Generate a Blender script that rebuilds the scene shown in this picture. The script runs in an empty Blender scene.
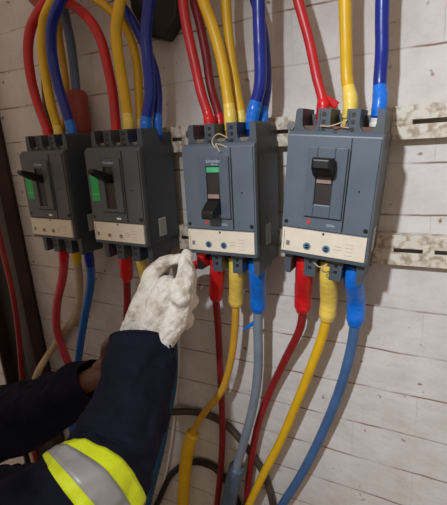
import bpy, bmesh, math, random
from mathutils import Vector, Matrix, noise
random.seed(4)
C = bpy.context.scene.collection
PI = math.pi

# ------------------------------------------------------------------ camera
CP = Vector((0.6984, -0.7625, 0.168))
RR = Vector((0.88473, 0.46163, -0.06449)); RD = Vector((0.06772, -0.2642, -0.96209)); RF = Vector((-0.46116, 0.84682, -0.26501))
F = 402.92
def at(u, v, y):
    d = RR*((u-223.5)/F) + RD*((v-252.5)/F) + RF
    return CP + d*((y-CP.y)/d.y)
cam = bpy.data.cameras.new('camera'); co = bpy.data.objects.new('camera', cam); C.objects.link(co)
cam.sensor_fit = 'VERTICAL'; cam.sensor_height = 24; cam.lens = F*24/505; cam.clip_start = .02
Z = -RF; Xa = RR.normalized(); Ya = Z.cross(Xa).normalized()
m = Matrix((Xa, Ya, Z)).transposed().to_4x4(); m.translation = CP
co.matrix_world = m
bpy.context.scene.camera = co

# ------------------------------------------------------------------ materials
def lin(c):
    return tuple(((x/255)/12.92 if x/255 <= .04045 else ((x/255+.055)/1.055)**2.4) for x in c) + (1,)
MATS = {}
def mat(name, rgb, rough=.5, metal=0, var=.12, scale=40, bump=.0, bscale=200, spec=.5, sheen=0, rgb2=None, lo=.35, hi=.7):
    if name in MATS: return MATS[name]
    M = bpy.data.materials.new(name); M.use_nodes = True; nt = M.node_tree; N = nt.nodes; L = nt.links
    b = N['Principled BSDF']; b.inputs['Roughness'].default_value = rough; b.inputs['Metallic'].default_value = metal
    b.inputs['Specular IOR Level'].default_value = spec
    if sheen: b.inputs['Sheen Weight'].default_value = sheen
    tc = N.new('ShaderNodeTexCoord'); nz = N.new('ShaderNodeTexNoise'); nz.inputs['Scale'].default_value = scale; nz.inputs['Detail'].default_value = 6
    L.new(tc.outputs['Object'], nz.inputs['Vector'])
    cr = N.new('ShaderNodeValToRGB'); L.new(nz.outputs['Fac'], cr.inputs['Fac'])
    c = lin(rgb); c2 = lin(rgb2) if rgb2 else tuple(x*(1-var) for x in c[:3])+(1,)
    c1 = c if rgb2 else tuple(min(1, x*(1+var)) for x in c[:3])+(1,)
    cr.color_ramp.elements[0].position = lo; cr.color_ramp.elements[0].color = c2
    cr.color_ramp.elements[1].position = hi; cr.color_ramp.elements[1].color = c1
    L.new(cr.outputs['Color'], b.inputs['Base Color'])
    if bump:
        n2 = N.new('ShaderNodeTexNoise'); n2.inputs['Scale'].default_value = bscale; n2.inputs['Detail'].default_value = 4
        L.new(tc.outputs['Object'], n2.inputs['Vector'])
        bp = N.new('ShaderNodeBump'); bp.inputs['Strength'].default_value = bump; bp.inputs['Distance'].default_value = .002
        L.new(n2.outputs['Fac'], bp.inputs['Height']); L.new(bp.outputs['Normal'], b.inputs['Normal'])
    MATS[name] = M; return M

def wall_mat():
    M = bpy.data.materials.new('painted_brick'); M.use_nodes = True; nt = M.node_tree; N = nt.nodes; L = nt.links
    b = N['Principled BSDF']; b.inputs['Roughness'].default_value = .75; b.inputs['Specular IOR Level'].default_value = .25
    tc = N.new('ShaderNodeTexCoord'); sp = N.new('ShaderNodeSeparateXYZ'); L.new(tc.outputs['Object'], sp.inputs[0])
    cb = N.new('ShaderNodeCombineXYZ'); L.new(sp.outputs['X'], cb.inputs['X']); L.new(sp.outputs['Z'], cb.inputs['Y'])
    # wobble of the joints
    nw = N.new('ShaderNodeTexNoise'); nw.inputs['Scale'].default_value = 9; nw.inputs['Detail'].default_value = 5; L.new(cb.outputs[0], nw.inputs['Vector'])
    sb = N.new('ShaderNodeVectorMath'); sb.operation = 'SUBTRACT'; L.new(nw.outputs['Color'], sb.inputs[0]); sb.inputs[1].default_value = (.5,.5,.5)
    sc = N.new('ShaderNodeVectorMath'); sc.operation = 'SCALE'; L.new(sb.outputs[0], sc.inputs[0]); sc.inputs['Scale'].default_value = .010
    ad = N.new('ShaderNodeVectorMath'); ad.operation = 'ADD'; L.new(cb.outputs[0], ad.inputs[0]); L.new(sc.outputs[0], ad.inputs[1])
    of = N.new('ShaderNodeVectorMath'); of.operation = 'ADD'; L.new(ad.outputs[0], of.inputs[0]); of.inputs[1].default_value = (.12*5+.03, .0896*30-.2925, 0)
    br = N.new('ShaderNodeTexBrick'); br.offset = .5; br.inputs['Scale'].default_value = 1
    br.inputs['Brick Width'].default_value = .24; br.inputs['Row Height'].default_value = .0896
    br.inputs['Mortar Size'].default_value = .0012; br.inputs['Mortar Smooth'].default_value = .6
    L.new(of.outputs[0], br.inputs['Vector'])
    br.inputs['Color1'].default_value = lin((206,194,180)); br.inputs['Color2'].default_value = lin((216,205,192)); br.inputs['Mortar'].default_value = (0,0,0,1)
    # wide soft joint for relief
    b2 = N.new('ShaderNodeTexBrick'); b2.offset = .5; b2.inputs['Scale'].default_value = 1
    b2.inputs['Brick Width'].default_value = .24; b2.inputs['Row Height'].default_value = .0896; b2.inputs['Mortar Size'].default_value = .006; b2.inputs['Mortar Smooth'].default_value = 1
    L.new(of.outputs[0], b2.inputs['Vector'])
    # paint mottling
    n1 = N.new('ShaderNodeTexNoise'); n1.inputs['Scale'].default_value = 14; n1.inputs['Detail'].default_value = 8; n1.inputs['Roughness'].default_value = .65; L.new(cb.outputs[0], n1.inputs['Vector'])
    r1 = N.new('ShaderNodeValToRGB'); L.new(n1.outputs['Fac'], r1.inputs['Fac'])
    r1.color_ramp.elements[0].position = .3; r1.color_ramp.elements[0].color = (.78,.74,.68,1)
    r1.color_ramp.elements[1].position = .62; r1.color_ramp.elements[1].color = (1,1,1,1)
    mx = N.new('ShaderNodeMix'); mx.data_type = 'RGBA'; mx.blend_type = 'MULTIPLY'; mx.inputs['Factor'].default_value = .7
    base = N.new('ShaderNodeMix'); base.data_type = 'RGBA'; base.inputs['A'].default_value = lin((217,213,211)); base.inputs['B'].default_value = lin((206,200,197))
    n0 = N.new('ShaderNodeTexNoise'); n0.inputs['Scale'].default_value = 4; L.new(cb.outputs[0], n0.inputs['Vector']); L.new(n0.outputs['Fac'], base.inputs['Factor'])
    L.new(base.outputs['Result'], mx.inputs['A']); L.new(r1.outputs['Color'], mx.inputs['B'])
    # dirty mortar, broken up
    n3 = N.new('ShaderNodeTexNoise'); n3.inputs['Scale'].default_value = 12; n3.inputs['Detail'].default_value = 3; L.new(cb.outputs[0], n3.inputs['Vector'])
    r3 = N.new('ShaderNodeMapRange'); r3.inputs['From Min'].default_value = .38; r3.inputs['From Max'].default_value = .58; L.new(n3.outputs['Fac'], r3.inputs['Value'])
    r3.inputs['To Min'].default_value = .18; r3.inputs['To Max'].default_value = .85
    s2 = N.new('ShaderNodeSeparateXYZ'); L.new(of.outputs[0], s2.inputs[0])
    dv = N.new('ShaderNodeMath'); dv.operation = 'DIVIDE'; L.new(s2.outputs['Y'], dv.inputs[0]); dv.inputs[1].default_value = .0896
    pp = N.new('ShaderNodeMath'); pp.operation = 'PINGPONG'; L.new(dv.outputs[0], pp.inputs[0]); pp.inputs[1].default_value = .5
    rw = N.new('ShaderNodeMapRange'); L.new(pp.outputs[0], rw.inputs['Value']); rw.inputs['From Min'].default_value = .009; rw.inputs['From Max'].default_value = .026; rw.inputs['To Min'].default_value = 1; rw.inputs['To Max'].default_value = 0
    fv = N.new('ShaderNodeMath'); fv.operation = 'MULTIPLY'; L.new(br.outputs['Fac'], fv.inputs[0]); fv.inputs[1].default_value = .22
    mxx = N.new('ShaderNodeMath'); mxx.operation = 'MAXIMUM'; L.new(rw.outputs[0], mxx.inputs[0]); L.new(fv.outputs[0], mxx.inputs[1])
    mm = N.new('ShaderNodeMath'); mm.operation = 'MULTIPLY'; L.new(mxx.outputs[0], mm.inputs[0]); L.new(r3.outputs[0], mm.inputs[1])
    m2 = N.new('ShaderNodeMix'); m2.data_type = 'RGBA'; L.new(mm.outputs[0], m2.inputs['Factor']); L.new(mx.outputs['Result'], m2.inputs['A']); m2.inputs['B'].default_value = lin((112,72,52))
    # small chips and specks
    n4 = N.new('ShaderNodeTexNoise'); n4.inputs['Scale'].default_value = 38; n4.inputs['Detail'].default_value = 2; L.new(cb.outputs[0], n4.inputs['Vector'])
    r4 = N.new('ShaderNodeMapRange'); r4.inputs['From Min'].default_value = .69; r4.inputs['From Max'].default_value = .76; L.new(n4.outputs['Fac'], r4.inputs['Value'])
    m3 = N.new('ShaderNodeMix'); m3.data_type = 'RGBA'; L.new(r4.outputs[0], m3.inputs['Factor']); L.new(m2.outputs['Result'], m3.inputs['A']); m3.inputs['B'].default_value = lin((120,88,66))
    L.new(m3.outputs['Result'], b.inputs['Base Color'])
    # relief
    n5 = N.new('ShaderNodeTexNoise'); n5.inputs['Scale'].default_value = 55; n5.inputs['Detail'].default_value = 8; L.new(cb.outputs[0], n5.inputs['Vector'])
    h = N.new('ShaderNodeMath'); h.operation = 'MULTIPLY_ADD'; L.new(b2.outputs['Fac'], h.inputs[0]); h.inputs[1].default_value = -.09; L.new(n5.outputs['Fac'], h.inputs[2])
    bp = N.new('ShaderNodeBump'); bp.inputs['Strength'].default_value = .5; bp.inputs['Distance'].default_value = .0035
    L.new(h.outputs[0], bp.inputs['Height']); L.new(bp.outputs['Normal'], b.inputs['Normal'])
    return M

WALL = wall_mat()
PLA = mat('blue_grey_plastic', (86,97,109), .42, var=.08, scale=25, bump=.08, bscale=900)
PLD = mat('dark_grey_plastic', (66,75,84), .5, var=.1, scale=25, bump=.1, bscale=700)
PLS = mat('side_grey_plastic', (64,66,68), .5, var=.1, scale=25, bump=.1, bscale=700)
PLE = mat('panel_grey_plastic', (80,91,103), .4, var=.06, scale=30)
PLN = mat('navy_grey_plastic', (58,66,76), .45, var=.08, scale=25, bump=.08, bscale=900)
PLF = mat('charcoal_plastic', (74,79,82), .45, var=.08, scale=25, bump=.08, bscale=900)
SEAM = mat('painted_seam_shadow', (32,36,42), .7)  # shade of grooves, step line and panel notch, painted as dark strips
BLK = mat('black_plastic', (13,12,12), .45, var=.2)
SLOT = mat('brown_black_plastic', (40,33,31), .5, var=.2)
CRM = mat('cream_plastic', (216,205,187), .45, var=.05, scale=60)
LBL = mat('pale_label', (190,198,190), .5, var=.1, scale=300)
WHT = mat('white_label', (225,228,230), .5, var=.02)
GRN = mat('green_sticker', (20,168,84), .45, var=.08, scale=60)
RDP = mat('red_print', (190,62,62), .5)
DBL = mat('dial_blue', (96,128,158), .4)
INK = mat('grey_ink', (120,116,108), .6)
LOGO = mat('pale_print', (178,196,214), .5)
COP = mat('tinned_copper', (150,140,128), .35, metal=.9)
BRN = mat('brown_insulator', (96,62,44), .55)
PNT = mat('flaking_white_paint', (208,200,186), .55, var=.1, scale=95, rgb2=(158,140,120), lo=.34, hi=.54, bump=.4, bscale=120)
STL = mat('zinc_steel', (130,128,124), .4, metal=.8)
CRED = mat('red_cable', (188,32,38), .38, var=.12, scale=20, bump=.1, bscale=80)
CRDT = mat('red_tape', (205,28,34), .3, var=.12, scale=60, bump=.4, bscale=90)
CRDD = mat('dark_red_cable', (136,26,30), .45, var=.15, scale=20)
CPNK = mat('faded_red_cable', (196,62,78), .5, var=.1, scale=20)
CYEL = mat('yellow_cable', (222,176,28), .4, var=.1, scale=20, bump=.1, bscale=80)
CYLT = mat('yellow_tape', (236,205,92), .35, var=.08, scale=60, bump=.4, bscale=90)
CYLO = mat('ochre_cable', (200,150,40), .45, var=.15, scale=18)
CBLU = mat('navy_blue_cable', (16,38,138), .3, var=.15, scale=20, bump=.1, bscale=80)
CBLT = mat('bright_blue_tape', (16,110,214), .3, var=.15, scale=60, bump=.4, bscale=90)
CBLM = mat('mid_blue_cable', (30,92,170), .4, var=.12, scale=20)
CBLD = mat('dull_blue_cable', (66,100,146), .45, var=.14, scale=20)
CGRY = mat('grey_cable', (118,128,142), .5, var=.1, scale=20)
CGRB = mat('blue_grey_cable', (82,98,122), .45, var=.14, scale=20)
CBRS = mat('brown_red_sleeve', (146,62,50), .55, var=.1, scale=40)
CCRM = mat('cream_cable', (196,174,142), .55, var=.12, scale=30)
CWHT = mat('white_cable', (214,212,206), .45, var=.04)
CBLK = mat('black_cable', (30,26,25), .4, var=.2)
CBRK = mat('dark_brown_cable', (72,58,50), .5, var=.2)
CTEAL = mat('teal_blue_cable', (28,82,118), .4, var=.12)
POST = mat('dark_brown_steel', (36,26,22), .7, var=.3, scale=14, bump=.3, bscale=60)
POSTE = mat('brown_steel_edge', (60,42,35), .6, var=.3, scale=14)
NAVY = mat('navy_cotton', (17,20,38), .85, var=.18, scale=30, bump=.35, bscale=900, spec=.2, sheen=0)
HIV = mat('fluorescent_yellow', (226,246,32), .55, var=.03, scale=200, bump=.2, bscale=1500)
SIL = mat('silver_reflective', (172,174,178), .38, metal=.25, var=.06, scale=60, bump=.2, bscale=900)
SKIN = mat('brown_skin', (104,68,56), .5, var=.1, scale=60, bump=.2, bscale=400)
HAIR = mat('black_hair', (18,15,14), .8, bump=.8, bscale=300)
GLV = mat('white_cotton_glove', (226,221,212), .9, var=.05, scale=38, rgb2=(176,165,152), lo=.30, hi=.48, bump=.7, bscale=260, spec=.15)
def creases(M):
    nt = M.node_tree; N = nt.nodes; L = nt.links; b = N['Principled BSDF']
    tc = N.new('ShaderNodeTexCoord'); mp = N.new('ShaderNodeMapping'); mp.inputs['Rotation'].default_value = (.1, -.75, .2); L.new(tc.outputs['Object'], mp.inputs[0])
    wv = N.new('ShaderNodeTexWave'); wv.inputs['Scale'].default_value = 22; wv.inputs['Distortion'].default_value = 6; wv.inputs['Detail'].default_value = 4; wv.inputs['Detail Scale'].default_value = .8
    L.new(mp.outputs[0], wv.inputs['Vector'])
    bp = N.new('ShaderNodeBump'); bp.inputs['Strength'].default_value = .4; bp.inputs['Distance'].default_value = .003
    old = b.inputs['Normal'].links[0].from_socket; L.new(wv.outputs['Fac'], bp.inputs['Height']); L.new(old, bp.inputs['Normal']); L.new(bp.outputs['Normal'], b.inputs['Normal'])
creases(GLV)
CONC = mat('concrete', (120,112,104), .9, var=.15, scale=6)
BOOT = mat('black_leather', (22,20,20), .5)

# ------------------------------------------------------------------ mesh helpers
def link(name, bm, mats, parent=None, loc=None, smooth=False, bevel=0, recalc=True):
    if recalc: bmesh.ops.recalc_face_normals(bm, faces=bm.faces)
    me = bpy.data.meshes.new(name); bm.to_mesh(me); bm.free()
    if not isinstance(mats, (list, tuple)): mats = [mats]
    for k in mats: me.materials.append(k)
    o = bpy.data.objects.new(name, me); C.objects.link(o)
    if parent: o.parent = parent
    if loc is not None: o.location = loc
    if smooth:
        for p in me.polygons: p.use_smooth = True
    if bevel:
        md = o.modifiers.new('bevel', 'BEVEL'); md.width = bevel; md.segments = 2; md.limit_method = 'ANGLE'; md.angle_limit = .7
    return o
def tag(o, label, cat, group=None, kind=None):
    o['label'] = label; o['category'] = cat
    if group: o['group'] = group
    if kind: o['kind'] = kind
    return o
def empty(name, loc=(0,0,0), mat4=None):
    o = bpy.data.objects.new(name, None); C.objects.link(o); o.empty_display_size = .02
    if mat4 is not None: o.matrix_world = mat4
    else: o.location = loc
    return o
def box(bm, x0, x1, y0, y1, z0, z1, mi=0, rot=None, piv=None):
    vs = [bm.verts.new(v) for v in [(x0,y0,z0),(x1,y0,z0),(x1,y1,z0),(x0,y1,z0),(x0,y0,z1),(x1,y0,z1),(x1,y1,z1),(x0,y1,z1)]]
    for f in [(0,1,5,4),(1,2,6,5),(2,3,7,6),(3,0,4,7),(4,5,6,7),(3,2,1,0)]:
        q = bm.faces.new([vs[i] for i in f]); q.material_index = mi
    if rot is not None: bmesh.ops.rotate(bm, verts=vs, cent=piv, matrix=rot)
    return vs
def prism(bm, pts, y0, y1, mi=0, mi_side=None):
    """polygon in x,z extruded along y"""
    a = [bm.verts.new((x, y0, z)) for x, z in pts]; b = [bm.verts.new((x, y1, z)) for x, z in pts]
    f = bm.faces.new(a); f.material_index = mi; f = bm.faces.new(b[::-1]); f.material_index = mi
    n = len(pts)
    for i in range(n):
        q = bm.faces.new((a[i], b[i], b[(i+1)%n], a[(i+1)%n])); q.material_index = mi if mi_side is None else mi_side
def cyl(bm, c, r, y0, y1, n=20, mi=0, r1=None):
    r1 = r if r1 is None else r1
    a = [bm.verts.new((c[0]+r*math.cos(2*PI*i/n), y0, c[1]+r*math.sin(2*PI*i/n))) for i in range(n)]
    b = [bm.verts.new((c[0]+r1*math.cos(2*PI*i/n), y1, c[1]+r1*math.sin(2*PI*i/n))) for i in range(n)]
    bm.faces.new(a).material_index = mi; bm.faces.new(b[::-1]).material_index = mi
    for i in range(n):
        bm.faces.new((a[i], b[i], b[(i+1)%n], a[(i+1)%n])).material_index = mi
def spline(P, n):
    P = [Vector(p) for p in P]; out = []
    if len(P) == 2: return [P[0].lerp(P[1], i/n) for i in range(n+1)]
    L = [0]
    for i in range(1, len(P)): L.append(L[-1] + math.sqrt((P[i]-P[i-1]).length) + 1e-6)
    Q = [P[0]*2-P[1]] + P + [P[-1]*2-P[-2]]; T = [-(L[1])] + L + [L[-1]+L[-1]-L[-2]]
    for i in range(n+1):
        t = L[-1]*i/n; k = 0
        while k < len(P)-2 and t > L[k+1]: k += 1
        p0,p1,p2,p3 = Q[k:k+4]; t0,t1,t2,t3 = T[k:k+4]
        m1 = (p1-p0)/(t1-t0) - (p2-p0)/(t2-t0) + (p2-p1)/(t2-t1); m2 = (p2-p1)/(t2-t1) - (p3-p1)/(t3-t1) + (p3-p2)/(t3-t2)
        s = (t-t1)/(t2-t1); m1 = m1*(t2-t1); m2 = m2*(t2-t1)
        out.append(p1*(2*s**3-3*s**2+1) + m1*(s**3-2*s**2+s) + p2*(-2*s**3+3*s**2) + m2*(s**3-s**2))
    return out
def frames(P):
    T = []
    for i in range(len(P)):
        a = P[max(0, i-1)]; b = P[min(len(P)-1, i+1)]; T.append((b-a).normalized())
    up = Vector((0,1,0)) if abs(T[0].y) < .9 else Vector((1,0,0))
    N = [(up - T[0]*up.dot(T[0])).normalized()]
    for i in range(1, len(P)):
        n = N[-1] - T[i]*N[-1].dot(T[i]); N.append(n.normalized())
    return T, N
def sweep(bm, P, rf, seg=14, cap=True, mi=0, flat=1.0):
    """P: list of points, rf(i, frac, ang) -> radius"""
    T, N = frames(P); rings = []; n = len(P)
    for i, p in enumerate(P):
        B = T[i].cross(N[i]); ring = []
        for k in range(seg):
            a = 2*PI*k/seg; r = rf(i, i/(n-1), a)
            ring.append(bm.verts.new(p + N[i]*(r*math.cos(a)*flat) + B*(r*math.sin(a))))
        rings.append(ring)
    for i in range(n-1):
        for k in range(seg):
            f = bm.faces.new((rings[i][k], rings[i][(k+1)%seg], rings[i+1][(k+1)%seg], rings[i+1][k])); f.material_index = mi
    if cap:
        bm.faces.new(rings[0][::-1]).material_index = mi; bm.faces.new(rings[-1]).material_index = mi
    return rings
def text_mesh(name, body, size, matl, parent, loc, ext=.0003):
    cu = bpy.data.curves.new(name, 'FONT'); cu.body = body; cu.size = size; cu.extrude = ext; cu.align_x = 'CENTER'; cu.resolution_u = 2
    t = bpy.data.objects.new(name+'_src', cu); C.objects.link(t)
    bpy.context.view_layer.update()
    me = bpy.data.meshes.new_from_object(t.evaluated_get(bpy.context.evaluated_depsgraph_get()))
    bpy.data.objects.remove(t)
    me.transform(Matrix.Rotation(PI/2, 4, 'X')); me.name = name
    me.materials.clear(); me.materials.append(matl)
    o = bpy.data.objects.new(name, me); C.objects.link(o); o.parent = parent; o.location = loc
    return o

# ------------------------------------------------------------------ setting
bm = bmesh.new(); box(bm, -2.6, 2.4, 0, .22, -1.75, 1.35); w = link('wall_back', bm, WALL); w['kind'] = 'structure'
bm = bmesh.new(); box(bm, -2.6, 2.4, -3.2, .22, -1.85, -1.75); w = link('floor', bm, CONC); w['kind'] = 'structure'

# dark steel upright at the left: an angle profile with web and lip
bm = bmesh.new()
prism(bm, [(-.58,-1.745),(-.392,-1.745),(-.392,1.3),(-.58,1.3)], -.012, -.002, 0)
prism(bm, [(-.400,-1.745),(-.392,-1.745),(-.392,1.3),(-.400,1.3)], -.05, -.012, 1)
prism(bm, [(-.58,-1.745),(-.57,-1.745),(-.57,1.3),(-.58,1.3)], -.05, -.012, 1)
prism(bm, [(-.44,-1.745),(-.40,-1.745),(-.40,1.3),(-.44,1.3)], -.05, -.045, 1)
tag(link('steel_upright', bm, [POST, POSTE], bevel=.001), 'dark brown steel upright against the wall at the far left', 'post')

# slotted rails
def rail(z0, z1, label, slots, yb=-.001, yf=-.024):
    root = empty('mounting_rail', (0, 0, (z0+z1)/2))
    bm = bmesh.new(); zc = (z0+z1)/2; h = .0036; x0, x1 = -.19, 1.25
    zz0, zz1 = z0-zc, z1-zc
    box(bm, x0, x1, yf, yf+.003, h, zz1); box(bm, x0, x1, yf, yf+.003, zz0, -h)
    e = [x0]
    for a, b in slots: e += [a, b]
    e.append(x1)
    for i in range(0, len(e), 2): box(bm, e[i], e[i+1], yf, yf+.003, -h, h)
    box(bm, x0, x1, yf+.003, yb, zz1-.003, zz1); box(bm, x0, x1, yf+.003, yb, zz0, zz0+.003)
    o = link('channel', bm, PNT, root, bevel=.0006)
    bm = bmesh.new()
    for x in (-.175, .235, .455, 1.2):
        for kk in range(1): cyl(bm, (x, .008), .0065, yf-.005, yf, n=6)
        cyl(bm, (x, .008), .009, yf-.0012, yf, n=20)
        link('bolt', bm, STL, root); bm = bmesh.new()
    bm.free()
    tag(root, label, 'rail', 'slotted rails behind the circuit breakers')
    return root
rail(.152, .205, 'paint-flaked slotted metal rail running behind the tops of the breakers', [(-.16,-.1),(.19,.215),(.425,.448),(.655,.76),(.80,.9),(.94,1.04)])
rail(-.062, -.008, 'paint-flaked slotted metal rail running behind the bottoms of the breakers', [(-.16,-.1),(.19,.215),(.425,.448),(.636,.682),(.70,.745),(.77,.84),(.9,1.0)])

# ------------------------------------------------------------------ circuit breakers
W = .14; YF = -.117   # local face
OPX = (.027, .070, .113)
def shroud_outline(top):
    """castellated terminal shroud outline in x,z ; z measured from its root"""
    h = .037; base = 0; pts = [(.003, base)]; pts.append((.0045, h-.004)); pts.append((.007, h))
    r = .0118
    for cx in OPX:
        pts.append((cx-r, h)); pts.append((cx-r*.98, .017))
        for k in range(1, 6):
            a = PI + PI*k/6; pts.append((cx+r*.98*math.cos(a), .017+.012*math.sin(a)))
        pts.append((cx+r*.98, .017)); pts.append((cx+r, h))
    pts += [(.133, h), (.1355, h-.004), (.137, base)]
    if top: return pts
    return [(x, -z*1.22) for x, z in pts][::-1]
def breaker(i, x, z, roll, yaw, label, kind):
    M4 = Matrix.Translation((x, -.029, z)) @ Matrix.Rotation(-roll, 4, 'Y') @ Matrix.Rotation(yaw, 4, 'Z')
    root = empty('circuit_breaker', mat4=M4)
    tag(root, label, 'circuit breaker', 'four moulded circuit breakers in a row on the wall')
    face = PLA if kind == 'b' else PLF; side = PLS if kind == 'b' else PLN
    # rear case
    bm = bmesh.new(); box(bm, .0012, .1388, -.1005, 0, .0145, .2095); box(bm, .004, .136, -.05, 0, -.014, .236)
    box(bm, .1388, .1393, -.094, -.004, .03, .19)
    link('case', bm, side, root, bevel=.0012)
    # cover with side chamfer and top slope
    bm = bmesh.new()
    prof = [(-.101,.0135),(-.113,.0135),(-.113,.2055),(-.107,.2105),(-.101,.2105)]
    a = [bm.verts.new((0, y, zz)) for y, zz in prof]; b = [bm.verts.new((W, y, zz)) for y, zz in prof]
    bm.faces.new(a); bm.faces.new(b[::-1])
    for k in range(5): bm.faces.new((a[k], b[k], b[(k+1)%5], a[(k+1)%5]))
    link('cover', bm, face, root, bevel=.0018)
    # front plate : right field + left field around the escutcheon, groove between
    bm = bmesh.new()
    box(bm, .0025, .0970, -.1165, -.1132, .062, .2035); box(bm, .0990, .1375, -.1155, -.1132, .062, .2035)
    # vertical groove dark strip and lower step line
    box(bm, .0971, .0989, -.1136, -.1131, .064, .186, 1)
    box(bm, .036, .0965, -.1170, -.1165, .0805, .0815, 1)
    link('front_plate', bm, [face, SEAM], root, bevel=.0007)
    # escutcheon : raised frame around the toggle slot
    bm = bmesh.new()
    y0, y1 = -.1215, -.1165
    box(bm, .037, .051, y0, y1, .083, .189); box(bm, .077, .0950, y0, y1, .083, .189)
    sl0 = .103 if i == 3 else .090
    box(bm, .051, .077, y0, y1, .083, sl0); box(bm, .051, .077, y0, y1, .173, .189)
    e = link('escutcheon', bm, PLE if kind == 'b' else face, root, bevel=.0012)
    bm = bmesh.new(); box(bm, .051, .077, -.1178, -.1166, .090, .173); link('toggle_slot', bm, SLOT, root)
    # lever
    bm = bmesh.new()
    if i == 2: zc, tilt = .105, -.42
    elif i == 3: zc, tilt = .156, .34
    else: zc, tilt = .149, .42
    ln = {3:.034, 2:.032}.get(i, .050); hw = {3:.0150, 2:.0125}.get(i, .0085); th = {3:.0145, 2:.012}.get(i, .0085)
    def q(w_, h_, y_, dz): return [bm.verts.new((.064+sx*w_, y_, zc+dz+sz*h_)) for sx, sz in ((-1,-1),(1,-1),(1,1),(-1,1))]
    st = [q(hw, th, -.118, 0), q(hw, th*.95, -.118-ln*.45, ln*.45*tilt), q(hw*.92, th*.62, -.118-ln*.9, ln*.9*tilt), q(hw*.8, th*.4, -.118-ln, ln*tilt)]
    for a, b in zip(st, st[1:]):
        for k in range(4): bm.faces.new((a[k], a[(k+1)%4], b[(k+1)%4], b[k]))
    bm.faces.new(st[0][::-1]); bm.faces.new(st[-1])
    lev = link('toggle', bm, BLK, root, bevel=.002)
    if i in (2, 3):   # brown-grey indicator band of the toggle
        s = 1 if i == 2 else -1
        bm = bmesh.new(); box(bm, .053, .075, -.1215, -.1180, zc+s*.013, zc+s*.020); link('indicator', bm, mat('faded_pink_grey', (150,124,116), .5), root)
    if i == 2:
        bm = bmesh.new(); box(bm, .0515, .0765, -.1200, -.1179, .1625, .1715); link('flag', bm, mat('pale_green_flag', (70,170,116), .5), root, bevel=.0005)['label'] = 'pale green flag above the toggle'
    # cream settings panel with dials
    bm = bmesh.new(); box(bm, .0035, .1365, -.1170, -.1132, .0205, .0595)
    if i != 0: box(bm, .0068, .0076, -.1174, -.117, .024, .056, 1)
    box(bm, .069, .072, -.1175, -.117, .0545, .0585, 2)
    box(bm, .011, .017, -.1173, -.117, .030, .038, 1)
    for k in range(4): box(bm, .106, .118, -.1172, -.117, .027+.006*k, .0275+.006*k, 1)
    for k in range(2): box(bm, .088, .100, -.1172, -.117, .034+.005*k, .0345+.005*k, 1)
    link('settings_panel', bm, [CRM, INK, SEAM], root, bevel=.0004)
    for dx in (.046, .077):
        bm = bmesh.new(); cyl(bm, (dx, .033), .0062, -.1178, -.1170, 24, 0); cyl(bm, (dx, .033), .0036, -.1192, -.1178, 18, 1)
        box(bm, dx-.0033, dx+.0033, -.1195, -.1192, .0326, .0334, 0)
        d = link('dial', bm, [DBL if kind == 'b' else CRM, BLK if kind=='b' else BRN], root)
    # bottom lip under the panel
    bm = bmesh.new(); box(bm, .001, .139, -.1145, -.1125, .0135, .0200); link('bottom_lip', bm, PLD, root, bevel=.0006)
    # screws
    for sx, sz in ((.0085, .070), (.1325, .070), (.116, .128)):
        bm = bmesh.new(); r = .0033 if sz < .1 else .0012; cyl(bm, (sx, sz), r, -.1172, -.1150, 16); link('screw', bm, BLK, root)
    # terminal shrouds
    for top in (True, False):
        bm = bmesh.new(); zr = .2065 if top else .0190; s = 1 if top else -1
        pts = [(x_, zr+z_) for x_, z_ in shroud_outline(top)]
        prism(bm, pts, -.095, -.030, 0)
        ks = (3, 3) if top else (2, 2)
        for cx in (.0485, .0915):
            for k in range(3):
                zz = zr + s*(.008+.0105*k)
                box(bm, cx-.0028, cx+.0028, -.0956, -.0949, zz-.0028, zz+.0028, 1)
            box(bm, cx-.0062, cx-.0054, -.0962, -.095, zr+s*.002 if s > 0 else zr-.033, zr+.033 if s > 0 else zr-.002, 0)
        box(bm, .002, .138, -.0985, -.094, zr-.003 if top else zr-.004, zr+.004 if top else zr+.003, 0)
        link('terminal_shroud', bm, [PLD if kind == 'b' else PLN, BLK], root, bevel=.0008)
        for cx in OPX:
            bm = bmesh.new()
            z0_, z1_ = (zr+.002, zr+.012) if top else (zr-.012, zr-.002)
            box(bm, cx-.0095, cx+.0095, -.088, -.034, z0_, z1_, 0)
            link('terminal_lug', bm, COP if i != 3 else BRN, root)
    if kind == 'b':
        bm = bmesh.new(); cyl(bm, (.070, .2065), .0042, -.1090, -.1040, 18); link('screw', bm, BLK, root)
    # side rating label
    bm = bmesh.new(); box(bm, .1393, .1397, -.070, -.045, .026, .064); box(bm, .1397, .1399, -.066, -.049, .030, .031, 1)
    for k in range(6): box(bm, .1397, .1399, -.067, -.048, .033+.005*k, .0342+.005*k, 1)
    link('rating_label', bm, [LBL, INK], root)['label'] = 'pale printed rating label'
    # lettering
    if i != 3: text_mesh('brand_lettering', 'Schneider', .0072, LOGO, root, (.067, -.1219 if i else -.1219, .1795 if i == 2 else .1792))
    if i == 2: text_mesh('brand_lettering', 'Electric', .0045, LOGO, root, (.070, -.1219, .1750))
    if i in (2, 3):
        bm = bmesh.new(); cyl(bm, (.045, .0735), .0036, -.1172, -.1164, 18); link('trip_button', bm, RDP, root)['label'] = 'small red round mark'
        bm = bmesh.new(); box(bm, .073, .087, -.1169, -.1164, .0700, .0708); box(bm, .074, .085, -.1169, -.1164, .0722, .0728); link('printed_line', bm, LOGO, root)
    else:
        bm = bmesh.new(); box(bm, .070, .081, -.1172, -.1164, .0675, .0715); link('white_tab', bm, WHT, root)
        bm = bmesh.new(); box(bm, .009, .031, -.1169, -.1164, .104, .163); box(bm, .009, .031, -.1171, -.1169, .118, .1186, 1)
        link('status_sticker', bm, [GRN, LBL], root, bevel=.0003)['label'] = 'bright green sticker'
    return root
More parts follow.
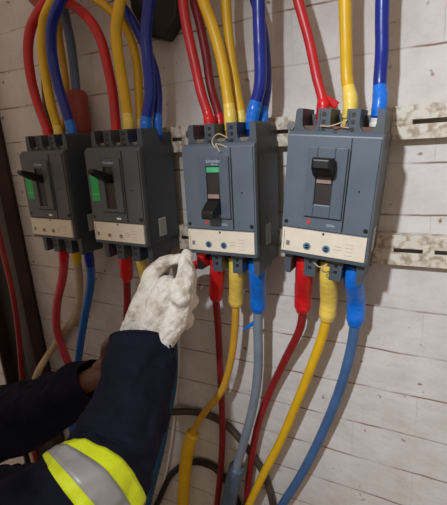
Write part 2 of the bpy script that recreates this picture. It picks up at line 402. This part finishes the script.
BR = [
 breaker(0, -.1508, -.0351, -.0161, -.013, 'grey circuit breaker with green sticker nearest the dark steel upright', 'a'),
 breaker(1, .049, -.0372, -.0273, -.0056, 'grey circuit breaker with green sticker standing directly above the gloved hand', 'a'),
 breaker(2, .2861, -.0436, -.0157, .0046, 'blue-grey circuit breaker with toggle switched down and a pale green flag', 'b'),
 breaker(3, .4669, -.0316, -.0999, .0031, 'blue-grey circuit breaker with toggle up at the right end, slightly tilted', 'b'),
]
bpy.context.view_layer.update()
def term(i, p, top, y=-.062, dx=0, dz=0):
    return BR[i].matrix_world @ Vector((OPX[p]+dx, y, (.222 if top else .004)+dz))

# ------------------------------------------------------------------ cables
def pts_(lst):
    return [Vector(p) if isinstance(p, Vector) else at(*p) for p in lst]
def tape_r(r, amp, per, L, seed=0):
    def f(i, t, a):
        s = t*L
        return r*(1 + amp*(1-2*abs(((s/per + a/(2*PI)) % 1)-.5)) + .05*noise.noise(Vector((s*60+seed, math.cos(a)*1.3, math.sin(a)*1.3))))
    return f
def plen(P): return sum((P[i]-P[i-1]).length for i in range(1, len(P)))
def cut(P, s0, s1):
    out = []; s = 0
    for i, p in enumerate(P):
        if i: s += (P[i]-P[i-1]).length
        if s0 <= s <= s1: out.append(p.copy())
    return out
def cable(label, mt, path, r, sleeves=(), group=None, name='power_cable', taper=None, n=120):
    """sleeves: (name, from m, to m, radius, material, label) measured along the path"""
    r *= 1.22; W_ = pts_(path)
    e_ = W_[-1]
    if group and e_.z > .3: W_ += [Vector((e_.x, e_.y, e_.z+.25)), Vector((e_.x, e_.y, 1.25))]; n = 200
    elif group and e_.z < -.35: W_ += [Vector((e_.x, e_.y, e_.z-.25)), Vector((e_.x, e_.y, -1.5))]; n = 200
    P = spline(W_, n*2); L = plen(P); org = P[0].copy(); P = [p-org for p in P]
    bm = bmesh.new(); sd = random.random()*50
    Q = P[::2]
    sweep(bm, Q, lambda i, t, a: r*(1+.03*noise.noise(Vector((t*L*25+sd, 0, 0)))), 16)
    if sleeves:
        root = empty(name, org); link('cable_core', bm, mt, root, smooth=True)
        for k, sl in enumerate(sleeves):
            nm, s0, s1, rr, sm, lb = sl; rr *= 1.24 if nm in ('tape_wrap', 'white_wrap') else 1.26
            if s1 < 0: s1 = L+s1
            if s0 < 0: s0 = L+s0
            Q = cut(P, s0, s1)
            if len(Q) < 3: continue
            bm = bmesh.new(); Ls = plen(Q); g = tape_r(rr, .07 if 'lower' in nm else .022, .012, Ls, k*7+sd)
            def rf(i, t, a, rr=rr, Ls=Ls, g=g):
                e = min(t, 1-t)*Ls
                return max(r*1.03, g(i, t, a)*(1 if t < .5 else min(1, .74+.26*min(1, e/.012))))
            sweep(bm, Q, rf, 18)
            link(nm, bm, sm, root, smooth=True)['label'] = lb
    else:
        root = link(name, bm, mt, smooth=True, loc=org)
    tag(root, label, 'cable', group)
    return root
UP = 'cables rising from the tops of the breakers'; DN = 'cables hanging from the bottoms of the breakers'
T = lambda nm, a, b, rr, m_, l_: (nm, a, b, rr, m_, l_)
DX = (.003, .009, .005, .007)
def up(i, p, dx=0, y=-.062):
    y += .010; dx += DX[i]
    return [term(i, p, True, y, dx, -.004), term(i, p, True, y, dx, .03)]
def dn(i, p, dx=0, y=-.062):
    dx += .004
    return [term(i, p, False, y, dx, .004), term(i, p, False, y, dx, -.03)]

# breaker 4 (right end)
cable('red cable dropping in from the top to the tilted right-end breaker', CRED, up(3,0)+[(317,78,-.075),(309,40,-.075),(298,0,-.075),(286,-45,-.075)], .0066,
      [T('tape_wrap', .012, .045, .0082, CRDT, 'red tape wrap')], UP)
cable('yellow cable entering the middle top terminal of the right-end breaker', CYEL, up(3,1)+[(347,78,-.07),(346,40,-.07),(345,0,-.07),(345,-50,-.07)], .0078,
      [T('tape_wrap', .012, .062, .0090, CYLT, 'paler yellow tape wrap')], UP)
cable('navy blue cable entering the right-hand top terminal of the right-end breaker', CBLU, up(3,2)+[(380,82,-.07),(382,50,-.07),(382,20,-.07),(384,-50,-.07)], .0082,
      [T('tape_wrap', .016, .062, .0088, CBLT, 'bright blue tape wrap'), T('white_wrap', .001, .015, .0090, CWHT, 'scrap of white wrap at the terminal')], UP)
cable('red cable under the tilted right-end breaker, fading to dark red as it sweeps left', CRDD, dn(3,0)+[(303,296,-.060),(301,325,-.052),(285,360,-.035),(269,394,-.026),(258,425,-.028),(250,470,-.020),(246,510,-.014),(243,560,-.012)], .0068,
      [T('heat_shrink_sleeve', .012, .146, .0128, CRDT, 'bright red sleeve')], DN)
cable('yellow cable under the right-end breaker curving down to the lower edge of the view', CYEL, dn(3,1)+[(329,300,-.060),(324,330,-.055),(312,365,-.050),(298,400,-.045),(281,440,-.042),(263,475,-.045),(246,512,-.048),(228,560,-.050)], .0078,
      [T('heat_shrink_sleeve', .012, .152, .0128, CYLT, 'pale yellow sleeve')], DN)
cable('dull blue cable under the right-end breaker, outermost of the hanging cables', CBLD, dn(3,2)+[(356,300,-0.056),(354,332,-0.053),(347,366,-0.047),(336,400,-0.041),(319,440,-0.034),(301,475,-0.031),(280,508,-0.031),(250,555,-0.031)], .0080,
      [T('heat_shrink_sleeve', .012, .152, .0130, CBLT, 'bright blue sleeve')], DN)
# breaker 3
cable('bright red cable, the front one of the red pair above the breaker switched down', CRED, up(2,0,-.003,-.068)+[(201,92,-.08),(194,60,-.08),(187,28,-.08),(183,0,-.08),(182,-50,-.08)], .0075,
      [T('tape_wrap', .012, .050, .0086, CRDT, 'red tape wrap')], UP)
cable('darker red cable tucked behind the front red one above the breaker switched down', CRDD, up(2,0,.006,-.044)+[(211,88,-.05),(206,55,-.05),(199,20,-.05),(194,0,-.05),(190,-50,-.05)], .0068, [T('tape_wrap', .012, .045, .0077, CRDT, 'red tape wrap')], UP)
cable('thick yellow cable, left one of the yellow pair above the breaker switched down', CYEL, up(2,1,-.003,-.068)+[(227,92,-.08),(222,62,-.08),(213,28,-.08),(203,0,-.08),(190,-45,-.08)], .0082,
      [T('tape_wrap', .012, .058, .0090, CYLT, 'paler yellow tape wrap')], UP)
cable('thinner yellow cable, right one of the yellow pair above the breaker switched down', CYEL, up(2,1,.008,-.046)+[(237,92,-.055),(232,62,-.055),(228,30,-.055),(226,0,-.055),(226,-50,-.055)], .0072,
      [T('tape_wrap', .012, .046, .0078, CYLT, 'paler yellow tape wrap')], UP)
cable('thick navy blue cable above the right terminal of the breaker switched down', CBLU, up(2,2,-.003,-.068)+[(260,85,-.085),(260,50,-.085),(259,20,-.085),(258,-50,-.085)], .0086,
      [T('tape_wrap', .012, .060, .0094, CBLT, 'bright blue tape wrap')], UP)
cable('navy blue cable mostly hidden behind the thick one above the breaker switched down', CBLU, up(2,2,.007,-.044)+[(267,88,-.045),(266,55,-.045),(262,25,-.045),(254,-2,-.045),(243,-40,-.045)], .0066,
      [T('tape_wrap', .012, .050, .0076, CBLT, 'bright blue tape wrap')], UP)
cable('dark red cable hanging straight down from the breaker switched down', CRDD, dn(2,0)+[(216,300,-.060),(218,325,-.048),(220,365,-.034),(222,405,-.030),(222,450,-.030),(217,505,-.030),(210,560,-.030)], .0066,
      [T('heat_shrink_sleeve', .012, .132, .0124, CRDT, 'bright red sleeve')], DN)
cable('ochre yellow cable hanging in an S-bend into a long yellow sleeve lower down', CYLO, dn(2,1)+[(236,300,-.060),(235,325,-.060),(231,360,-.060),(222,390,-.062),(205,412,-.060),(194,430,-.056),(187,455,-.052),(183,505,-.052),(180,560,-.052)], .0066,
      [T('heat_shrink_sleeve', .012, .142, .0124, CYLT, 'pale yellow sleeve'), T('lower_sleeve', .545, .95, .0128, CYEL, 'long yellow sleeve further down')], DN)
cable('grey cable with a bright blue sleeve hanging below the breaker switched down', CGRY, dn(2,2)+[(258,300,-.060),(258,328,-.058),(258,370,-.056),(254,402,-.058),(245,438,-.062),(236,470,-.062),(228,505,-.062),(216,560,-.062)], .0082,
      [T('heat_shrink_sleeve', .012, .146, .0130, CBLT, 'bright blue sleeve'), T('lower_sleeve', .565, .95, .0145, CGRB, 'blue-grey sleeve at the lower end')], DN)
cable('short red taped cable end poking out beside the fingers of the glove', CRDT, [term(2,0,False,-.085,-.012,.004), term(2,0,False,-.09,-.016,-.006), (205,262,-.1), (196,265,-.095), (190,272,-.06), (186,290,-.03)], .0072, (), None)
# breaker 2
cable('red cable arching over from the left bundle to the breaker above the glove', CRED, up(1,0,0,-.062)+[(113,95,-.08),(108,68,-.085),(100,38,-.09),(88,18,-.09),(72,5,-.080),(56,1,-.055),(42,-16,-.045),(28,-45,-.045)], .0082,
      [T('tape_wrap', .012, .040, .009, CRDT, 'red tape wrap')], UP)
cable('thick yellow cable, front one of the pair over the breaker above the glove', CYEL, up(1,1,-.003,-.068)+[(124,90,-.09),(119,60,-.095),(116,30,-.1),(119,8,-.1),(126,-40,-.1)], .0088,
      [T('tape_wrap', .012, .058, .0096, CYLT, 'paler yellow tape wrap')], UP)
cable('yellow cable entering from the top left and dropping behind the thick yellow one', CYEL, up(1,1,.008,-.046)+[(139,95,-.06),(137,65,-.06),(131,40,-.06),(122,22,-.065),(108,8,-.07),(85,-14,-.08)], .0068,
      [T('tape_wrap', .012, .046, .0078, CYLT, 'paler yellow tape wrap')], UP)
cable('thick navy blue cable in front over the right side of the breaker above the glove', CBLU, up(1,2,-.003,-.068)+[(150,95,-.085),(148,62,-.09),(146,35,-.09),(148,10,-.09),(154,-40,-.09)], .0090,
      [T('tape_wrap', .012, .050, .0096, CBLT, 'bright blue tape wrap')], UP)
cable('navy blue cable slanting in from the top left behind the thick one', CBLU, up(1,2,.008,-.044)+[(158,95,-.06),(154,68,-.06),(143,42,-.06),(129,16,-.065),(112,-8,-.07),(95,-40,-.07)], .0072,
      [T('tape_wrap', .012, .055, .0078, CBLT, 'bright blue tape wrap')], UP)
cable('red sleeved cable hanging left of the gloved hand', CRDD, dn(1,0)+[(127,285,-.055),(127,310,-.045),(124,350,-.035),(118,400,-.030),(112,470,-.030)], .0075,
      [T('heat_shrink_sleeve', .012, .124, .0122, CRDT, 'bright red sleeve')], DN)
cable('yellow taped cable partly hidden behind the gloved hand', CYLT, dn(1,1)+[(146,285,-.055),(148,310,-.040),(142,360,-.030),(134,420,-.030),(126,480,-.030)], .0095, (), DN)
cable('teal blue cable coming out below the navy sleeve beside a thin white one', CTEAL, dn(1,2)+[(172,300,-.04),(174,340,-.03),(174,380,-.03),(167,420,-.03),(161,452,-.03),(154,480,-.03),(145,520,-.03),(138,560,-.03)], .0072, (), DN)
cable('thin white cable running just right of the teal blue one', CWHT, [(178,300,-.008),(178,360,-.008),(174,420,-.008),(170,452,-.010),(163,485,-.012),(155,515,-.012),(142,560,-.012)], .0036, (), None)
# breaker 1
cable('red cable bowing out far left above the breaker nearest the dark upright', CRED, up(0,0,0,-.062)+[(38,105,-.07),(31,78,-.075),(28,50,-.08),(31,28,-.08),(40,10,-.08),(50,-8,-.08),(56,-40,-.08)], .0088,
      [T('tape_wrap', .012, .04, .0094, CRDT, 'red tape wrap')], UP)
cable('yellow cable between red and blue above the breaker nearest the dark upright', CYEL, up(0,1,-.002,-.066)+[(51,105,-.09),(46,78,-.09),(42,48,-.09),(44,20,-.09),(54,-3,-.10),(66,-35,-.10)], .0082,
      [T('tape_wrap', .012, .045, .0088, CYLT, 'paler yellow tape wrap')], UP)
cable('navy blue cable above the right terminal of the breaker nearest the dark upright', CBLU, up(0,2,-.002,-.066)+[(65,108,-.09),(58,85,-.095),(52,55,-.105),(52,25,-.115),(60,2,-.12),(78,-35,-.12)], .0090,
      [T('tape_wrap', .012, .055, .0096, CBLT, 'bright blue tape wrap')], UP)
cable('dull grey-blue cable plugged into a thick brown-red sleeve behind the left bundle', CGRB, [(82,150,-.03),(80,125,-.035),(77,100,-.035),(75,78,-.035),(71,45,-.035),(65,15,-.035),(58,-20,-.035)], .0082,
      [T('heat_shrink_sleeve', .028, .135, .0195, CBRS, 'thick brown-red sleeve')], None)
cable('dull yellow cable between the blue one and the grey-blue one in the left bundle', CYLO, [(62,135,-.025),(66,105,-.025),(66,82,-.025),(62,55,-.03),(59,28,-.03),(64,8,-.035),(75,-20,-.035)], .0062, (), None)
cable('dark brown cable half hidden behind the yellow one at far left', CBRK, [(52,135,-.025),(47,115,-.02),(45,95,-.02),(44,60,-.02),(46,20,-.02),(50,-20,-.02)], .0058, (), None)
cable('faded red cable with bright red top hanging below the breaker nearest the dark upright', CPNK, dn(0,0)+[(63,275,-.060),(57,305,-.050),(57,330,-.042),(64,352,-.036),(72,372,-.030),(84,400,-.024)], .0095,
      [T('tape_wrap', .006, .082, .0104, CRDT, 'bright red tape wrap')], DN)
cable('cream cable with yellow taped top bending away left behind the faded red one', CCRM, dn(0,1)+[(79,278,-.050),(79,300,-.034),(75,318,-.020),(63,333,-.016),(53,348,-.022),(46,358,-.036),(38,372,-.068),(32,395,-.070),(28,430,-.070)], .0084,
      [T('tape_wrap', .006, .080, .0094, CYEL, 'yellow tape wrap')], DN)
cable('mid blue cable hanging right of the faded red one down to the rear sleeve', CBLM, dn(0,2)+[(91,280,-.062),(86,310,-.062),(81,340,-.062),(77,370,-.062),(70,410,-.060)], .0086,
      [T('tape_wrap', .006, .082, .0094, CBLU, 'navy tape wrap')], DN)
# others
cable('dark red cable running down over the brown steel upright', CRDD, [(-22,130,-.075),(-10,190,-.075),(2,248,-.075),(12,290,-.075),(18,330,-.075),(22,380,-.075),(25,430,-.075),(35,455,-.075),(36,480,-.075),(30,540,-.075)], .0062, (), None)
cable('upper dark brown cable looping behind the hanging cables', CBRK, [(120,440,-.034),(145,420,-.034),(165,413,-.030),(200,413,-.010),(225,424,-.010),(243,443,-.010),(262,470,-.010),(272,500,-.010),(276,540,-.010)], .0072, (), None)
cable('lower black cable looping from the bottom edge behind the yellow sleeve', CBLK, [(134,548,-.011),(158,502,-.011),(172,474,-.011),(193,462,-.011),(212,466,-.011),(224,478,-.011),(238,505,-.011),(245,550,-.011)], .0074, (), None)
bm = bmesh.new(); q_ = [at(u, v, -.02) for u, v in ((126,-45),(184,-45),(180,20),(168,41),(150,38),(136,12))]; o_ = q_[0].copy()  # plain black six-sided block, flat on the wall behind the cables
prism(bm, [(p.x-o_.x, p.z-o_.z) for p in q_], -.036, 0); o_.y = 0
tag(link('black_block', bm, BLK, loc=o_, bevel=.004), 'flat black block high on the wall behind the thick navy blue cable', 'cable duct')
cable('orange-red cable end crossing the very top left corner', CBRS, [(20,-25,-.04),(34,0,-.05),(46,8,-.05),(58,-2,-.05),(70,-30,-.05)], .0085, (), None)

# tape tails, wires
bm = bmesh.new(); P = spline([at(243,331,-.062), at(249,326,-.064), at(258,321,-.062)], 12)
o = P[0].copy(); sweep(bm, [p-o for p in P], lambda i,t,a: .0012+.0052*t, 10, flat=.25)
tag(link('tape_tail', bm, CBLT, smooth=True, loc=o), 'loose pointed end of blue tape sticking out from the blue sleeve', 'tape')
bm = bmesh.new(); P = spline([at(337,106,-.075), at(330,101,-.078), at(321,96,-.082)], 12)
o = P[0].copy(); sweep(bm, [p-o for p in P], lambda i,t,a: .0065-.0015*t, 12, flat=.4)
tag(link('tape_tail', bm, CRDT, smooth=True, loc=o), 'flap of red tape slanting down beside the red cable of the right-end breaker', 'tape')
def wire(label, pts, r, mt=CWHT):
    P = spline(pts_(pts), 60); o = P[0].copy(); bm = bmesh.new(); sweep(bm, [p-o for p in P], lambda i,t,a: r, 8)
    tag(link('tie_wire', bm, mt, smooth=True, loc=o), label, 'wire')
wire('thin pale wire looped around the top of the breaker switched down', [(228,138,-.136),(218,134,-.142),(212,141,-.14),(217,149,-.142),(229,149,-.141),(224,146,-.143),(216,144,-.15),(220,152,-.15)], .0010, CCRM)
wire('thin pale wire stretched between the top posts of the right-end breaker', [(320,126,-.127),(330,126,-.13),(340,123,-.13),(347,120,-.127),(341,126,-.13),(349,128,-.127)], .0009, CCRM)
wire('pale wire twisted between the bottom posts of the right-end breaker', [(314,263,-.128),(320,267,-.134),(327,264,-.136),(321,271,-.134),(328,274,-.13)], .0009, CCRM)

# ------------------------------------------------------------------ person
person = empty('person', (-.17, -.73, -1.75)); PO = Vector((-.17, -.73, -1.75))
tag(person, 'person in navy workwear reaching in from the left, one white gloved hand under the breakers', 'person')

def skin_mesh(name, verts, edges, rad, matl, sub=2, root=0):
    me = bpy.data.meshes.new(name); me.from_pydata([Vector(v)-PO for v in verts], edges, []); me.materials.append(matl)
    o = bpy.data.objects.new(name, me); C.objects.link(o); o.parent = person
    s = o.modifiers.new('skin', 'SKIN'); s.use_smooth_shade = True
    if not me.skin_vertices: 
        bpy.context.view_layer.objects.active = o
        pass
    for k, r in enumerate(rad):
        me.skin_vertices[0].data[k].radius = (r, r) if not isinstance(r, tuple) else r
    me.skin_vertices[0].data[root].use_root = True
    m2 = o.modifiers.new('sub', 'SUBSURF'); m2.levels = sub; m2.render_levels = sub
    return o
def blob(name, chains, matl, vox=.003, disp=0, dsc=.02, smooth=4, step=.35, loc=PO, parent=None):
    """one continuous surface: swept spheres fused by a voxel remesh. chain: list of (Vector, radius)"""
    bm = bmesh.new()
    for ch in chains:
        n = len(ch); P = spline([c[0] for c in ch], 8*(n-1)) if n > 1 else [ch[0][0]]
        Rr = [c[1] for c in ch]
        for i, p in enumerate(P):
            t = i/8; k = min(int(t), n-2) if n > 1 else 0; r = Rr[k]+(Rr[min(k+1, n-1)]-Rr[k])*(t-k) if n > 1 else Rr[0]
            bmesh.ops.create_icosphere(bm, subdivisions=2, radius=r, matrix=Matrix.Translation(p-loc))
    o = link(name, bm, matl, parent or person, smooth=True, recalc=False)
    md = o.modifiers.new('remesh', 'REMESH'); md.mode = 'VOXEL'; md.voxel_size = vox; md.use_smooth_shade = True
    if smooth: ms = o.modifiers.new('smooth', 'SMOOTH'); ms.iterations = smooth; ms.factor = .6
    if disp:
        for nm, s_, d_ in (('folds', dsc, disp), ('creases', dsc*.35, disp*.45)):
            tx = bpy.data.textures.new(name+nm, 'CLOUDS'); tx.noise_scale = s_; tx.noise_depth = 2
            dm = o.modifiers.new(nm, 'DISPLACE'); dm.texture = tx; dm.strength = d_; dm.mid_level = .5; dm.texture_coords = 'LOCAL'
    return o

rp = [(at(143,340,-.222), .0620), (at(139,374,-.262), .0625), (at(127,420,-.325), .0650), (at(112,456,-.375), .0700), (at(92,486,-.425), .0760), (at(55,520,-.480), .0800), (at(5,540,-.530), .0860), (at(-50,542,-.560), .088)]
rp += [(Vector((.02,-.74,-.33)).lerp(rp[-1][0], .5), .088), (Vector((.02,-.74,-.33)), .095)]
RS = Vector((.02, -.74, -.33)); LS = Vector((-.36, -.70, -.34))
REL = rp[5][0].copy(); LEL = at(-62, 436, -.33)
RW = rp[0][0].lerp(rp[1][0], .5); LW = at(97, 377, -.19)
# body: one continuous surface (head, neck, torso, arms, left hand, legs)
lh = at(118, 362, -.16)
def finger(base, dirs, rr): 
    out = [(base, rr[0])]; p = base
    for d, r_ in zip(dirs, rr[1:]): p = p + d; out.append((p, r_))
    return out
HD = Vector((-.17, -.655, -.07))
chains = [
 [(HD+Vector((0,0,.03)), .088), (HD+Vector((0,.015,-.02)), .078), (HD+Vector((0,.03,-.075)), .055)],
 [(HD+Vector((0,-.01,-.06)), .058), (HD+Vector((0,-.04,-.17)), .062)],
 [(HD+Vector((0,.098,-.0)), .010), (HD+Vector((0,.105,-.028)), .014)],
 [(HD+Vector((-.089,-.005,.01)), .012), (HD+Vector((-.089,-.003,-.02)), .009)], [(HD+Vector((.089,-.005,.01)), .012), (HD+Vector((.089,-.003,-.02)), .009)],
 [(Vector((-.17,-.74,-.36)), .11), (Vector((-.17,-.75,-.6)), .12), (Vector((-.17,-.74,-.85)), .12)],
 [(LS+Vector((.08,0,0)), .08), (RS+Vector((-.08,0,0)), .08)],
 [(RS, .06), (rp[8][0], .05), (rp[7][0], .048), (rp[6][0], .046), (rp[5][0], .044), (rp[4][0], .043), (rp[3][0], .040), (rp[2][0], .036), (rp[1][0], .030), (RW, .027)],
 [(LS, .06), (LS.lerp(LEL, .5), .05), (LEL, .044)], [(LEL, .044), (LEL.lerp(LW, .4), .042), (LW, .029), (at(108,370,-.165), .028)],
 [(Vector((-.26,-.74,-.9)), .095), (Vector((-.27,-.72,-1.3)), .06), (Vector((-.27,-.74,-1.68)), .045)],
 [(Vector((-.08,-.74,-.9)), .095), (Vector((-.07,-.72,-1.3)), .06), (Vector((-.07,-.74,-1.68)), .045)],
]
body = blob('body', chains, SKIN, vox=.008, smooth=3)
# left hand (hidden behind the right forearm) as its own fine surface fused at the wrist
w0 = at(104, 373, -.175); dirh = (lh-w0).normalized(); sd = Vector((0,0,1)) - dirh*dirh.z; sd.normalize(); nn = dirh.cross(sd)
hc = [[(w0, .027), (w0+dirh*.05, .024)], [(w0+sd*.012, .022), (w0+dirh*.085+sd*.026, .014)], [(w0-sd*.012, .022), (w0+dirh*.08-sd*.026, .014)], [(w0+dirh*.03, .022), (w0+dirh*.085, .016)]]
for k, (off, ln) in enumerate(((.030,.9),(.011,1.05),(-.010,.98),(-.028,.78))):
    b0 = w0+dirh*.085+sd*off
    hc.append(finger(b0, [dirh*.036*ln+nn*.008, dirh*.02*ln+nn*.020, dirh*.004+nn*.020*ln], [.0105,.0095,.009,.008]))
hc.append(finger(w0+dirh*.03+sd*.024, [dirh*.028+sd*.022+nn*.012, dirh*.026+sd*.008+nn*.016], [.014,.011,.0095]))
blob('bare_hand', hc, SKIN, vox=.0025, smooth=3)['label'] = 'bare brown wrist and hand'
# eyes, mouth, hair
for s in (-1, 1):
    bm = bmesh.new(); bmesh.ops.create_uvsphere(bm, u_segments=12, v_segments=8, radius=.012, matrix=Matrix.Translation(HD+Vector((s*.032,.078,.005))-PO)); link('eye', bm, WHT, person, smooth=True)
bm = bmesh.new(); sweep(bm, spline([HD+Vector((-.024,.08,-.062))-PO, HD+Vector((0,.088,-.060))-PO, HD+Vector((.024,.08,-.062))-PO], 10), lambda i,t,a: .005*math.sin(PI*(.1+.8*t)), 8); link('mouth', bm, mat('lip_brown', (92,48,44), .5), person, smooth=True)
blob('hair', [[(HD+Vector((0,-.02,.055)), .082), (HD+Vector((0,-.035,.0)), .075)], [(HD+Vector((0,.03,.07)), .062)]], HAIR, vox=.006, smooth=2)
# coverall torso and legs
cv = [
 [(Vector((-.17,-.735,-.37)), .135), (Vector((-.17,-.75,-.6)), .145), (Vector((-.17,-.74,-.86)), .15)],
 [(LS+Vector((.06,0,-.02)), .098), (RS+Vector((-.06,0,-.02)), .098)],
 [(LS+Vector((.02,0,-.01)), .085), (LS.lerp(LEL, .18), .08)], [(RS+Vector((-.02,0,-.01)), .085), (RS.lerp(rp[8][0], .3), .08)],
 [(Vector((-.17,-.71,-.27)), .075), (Vector((-.17,-.70,-.235)), .072)],
 [(Vector((-.26,-.74,-.9)), .112), (Vector((-.27,-.72,-1.3)), .085), (Vector((-.27,-.74,-1.64)), .075)],
 [(Vector((-.08,-.74,-.9)), .112), (Vector((-.07,-.72,-1.3)), .085), (Vector((-.07,-.74,-1.64)), .075)]]
blob('coverall', cv, NAVY, vox=.01, smooth=3, disp=.02, dsc=.09)
for x in (-.27, -.07):
    blob('boot', [[(Vector((x,-.75,-1.66)), .062), (Vector((x,-.76,-1.70)), .05)], [(Vector((x,-.77,-1.705)), .045), (Vector((x,-.64,-1.71)), .04), (Vector((x,-.58,-1.715)), .034)]], BOOT, vox=.006)

# sleeves
def sleeve(name, path, folds, seedv, N=150, seg=96, matl=NAVY, sub=None, flat=1.0):
    P = spline([p for p, r in path], N); R = [r for p, r in path]
    # radius by arc position
    cp = [p for p, r in path]; L = [0]
    for i in range(1, len(P)): L.append(L[-1]+(P[i]-P[i-1]).length)
    key = []
    for c in cp:
        k = min(range(len(P)), key=lambda i: (P[i]-c).length); key.append(L[k])
    def rad(s):
        for j in range(len(key)-1):
            if s <= key[j+1] or j == len(key)-2:
                t = (s-key[j])/(key[j+1]-key[j]+1e-9); t = min(max(t,0),1); t = t*t*(3-2*t)
                return R[j]+(R[j+1]-R[j])*t
    def f(i, t, a):
        s = L[i]; r = rad(s); v = 0
        c, d = math.cos(a), math.sin(a)
        v += folds*1.0*noise.noise(Vector((s*13+seedv, c*1.1, d*1.1)))
        v += folds*.9*(1-abs(noise.noise(Vector((s*22+seedv*2, c*1.5+s*9, d*1.5)))*2.2))*.6
        v += folds*.28*noise.noise(Vector((s*60+seedv, c*4, d*4+s*20)))
        return r + v*min(1, .25+s/.06)
    return P, L, f
def sleeve_obj(name, P, f, matl, thick=.002, parent=person, org=PO, extra=0, i0=0, i1=None, seg=96, mats=None, mif=None, flat=1.0):
    bm = bmesh.new(); i1 = len(P)-1 if i1 is None else i1
    T_, N_ = frames(P); rings = []
    for i in range(i0, i1+1):
        B = T_[i].cross(N_[i]); ring = []
        for k in range(seg):
            a = 2*PI*k/seg; r = f(i, 0, a)+extra
            ring.append(bm.verts.new(P[i]-org + N_[i]*(r*math.cos(a)*flat) + B*(r*math.sin(a))))
        rings.append(ring)
    for j in range(len(rings)-1):
        for k in range(seg):
            q_ = bm.faces.new((rings[j][k], rings[j][(k+1)%seg], rings[j+1][(k+1)%seg], rings[j+1][k]))
    o = link(name, bm, matl, parent, smooth=True)
    sm = o.modifiers.new('solid', 'SOLIDIFY'); sm.thickness = thick; sm.offset = -1
    return o
P, L, f = sleeve('sleeve', rp, .0110, 3.1)
rs = sleeve_obj('sleeve', P, f, NAVY, .0025)
# cuff hem and strap
bm = bmesh.new(); Tn, Nn = frames(P); ring = []
for k in range(61):
    a = 2*PI*k/60; B = Tn[0].cross(Nn[0]); ring.append(P[0]-PO + Nn[0]*(.0605*math.cos(a)) + B*(.0605*math.sin(a)))
sweep(bm, ring, lambda i,t,a: .0034, 8, cap=False); link('cuff_hem', bm, NAVY, rs, smooth=True)
for u0, v0, u1, v1 in ((111,334,121,349),(170,345,175,357)):
    bm = bmesh.new(); um, vm = (u0+u1)/2, (v0+v1)/2
    lp_ = [at(u0,v0,-.245), at(u0+1,vm+2,-.25), at(um,v1,-.252), at(u1,vm+1,-.25), at(u1+1,v0+2,-.245)]
    sweep(bm, [p-PO for p in spline(lp_, 20)], lambda i,t,a: .0019, 8); link('cuff_strap', bm, NAVY, rs, smooth=True)
# reflective band
def idx(pt): return min(range(len(P)), key=lambda i: (P[i]-pt).length)
ib = idx(rp[4][0]); 
def span(s0, s1):
    a = min(range(len(P)), key=lambda i: abs(L[i]-(L[ib]+s0))); b = min(range(len(P)), key=lambda i: abs(L[i]-(L[ib]+s1))); return a, b
def dense(s0, s1, n):
    return None
a_, b_ = span(-.022, .026)
band = sleeve_obj('reflective_band', P, f, HIV, .0008, extra=.0016, i0=a_, i1=b_)
band['label'] = 'fluorescent yellow band round the sleeve'
a_, b_ = span(-.007, .011)
st = sleeve_obj('silver_stripe', P, f, SIL, .0006, parent=band, extra=.0028, i0=a_, i1=b_); st['label'] = 'silver reflective stripe'
# left sleeve
lp = [(at(94,379,-.19), .046), (at(84,384,-.195), .053), (at(50,406,-.22), .070), (at(5,422,-.26), .090), (at(-55,436,-.32), .092), (LS.lerp(LEL,.5), .088), (LS, .092)]
P2, L2, f2 = sleeve('sleeve', lp, .012, 11.7, N=130)
ls = sleeve_obj('sleeve', P2, f2, NAVY, .0025)

# glove
G = lambda u, v, y, r: (at(u, v, y), r)
IN = rp[0][0].lerp(rp[1][0], .6)
gl = [
 [(IN, .028), G(145,342,-.228,.029), G(158,311,-.218,.0300), G(167,288,-.208,.0240)],
 [(IN+RR*-.018, .022), G(128,341,-.222,.0215), G(140,311,-.210,.0230), G(151,286,-.200,.0210)],
 [(IN+RR*.018, .022), G(163,343,-.225,.0210), G(177,317,-.210,.0235), G(184,296,-.200,.0215)],
 [G(151,286,-.200,.0205), G(152,277,-.196,.0185), G(158,268,-.188,.0150), G(167,261,-.180,.0118), G(178,259,-.172,.0110)],
 [G(182,298,-.208,.0200), G(184,285,-.202,.0185), G(186,272,-.190,.0165), G(185,260,-.176,.0135), G(187,255,-.168,.0110)],
 [G(186,296,-.198,.0160), G(190,284,-.178,.0135), G(190,270,-.158,.0118), G(186,261,-.148,.0100)],
 [G(184,306,-.198,.0165), G(191,300,-.182,.0140), G(190,305,-.160,.0115), G(185,308,-.158,.0100)],
 [G(180,318,-.200,.0165), G(187,317,-.188,.0130), G(184,326,-.170,.0108), G(178,326,-.168,.009)],
]
glove = blob('glove', gl, GLV, vox=.0022, disp=.0042, dsc=.016, smooth=2)
glove['label'] = 'dirty white cotton work glove pinching at the breaker edge'

# ------------------------------------------------------------------ light
wd = bpy.data.worlds.new('world'); bpy.context.scene.world = wd; wd.use_nodes = True
wd.node_tree.nodes['Background'].inputs[0].default_value = (1, .79, .62, 1); wd.node_tree.nodes['Background'].inputs[1].default_value = .44
def lamp(kind, name, loc, tgt, energy, size, col, **kw):
    l = bpy.data.lights.new(name, kind); l.energy = energy; l.color = col
    if kind == 'SPOT': l.shadow_soft_size = size
    if kind == 'AREA': l.size = size
    for k, v in kw.items(): setattr(l, k, v)
    o = bpy.data.objects.new(name, l); C.objects.link(o); o.location = loc
    o.rotation_euler = (Vector(tgt)-Vector(loc)).to_track_quat('-Z', 'Y').to_euler()
lamp('SPOT', 'work_lamp', (.42, -1.45, .82), (.88, 0, -.22), 97, .035, (.86, .93, 1), spot_size=R if False else math.radians(60), spot_blend=1.0)

vs = bpy.context.scene.view_settings
vs.view_transform = 'Standard'; vs.look = 'None'; vs.gamma = 1; vs.exposure = 0; vs.use_curve_mapping = False
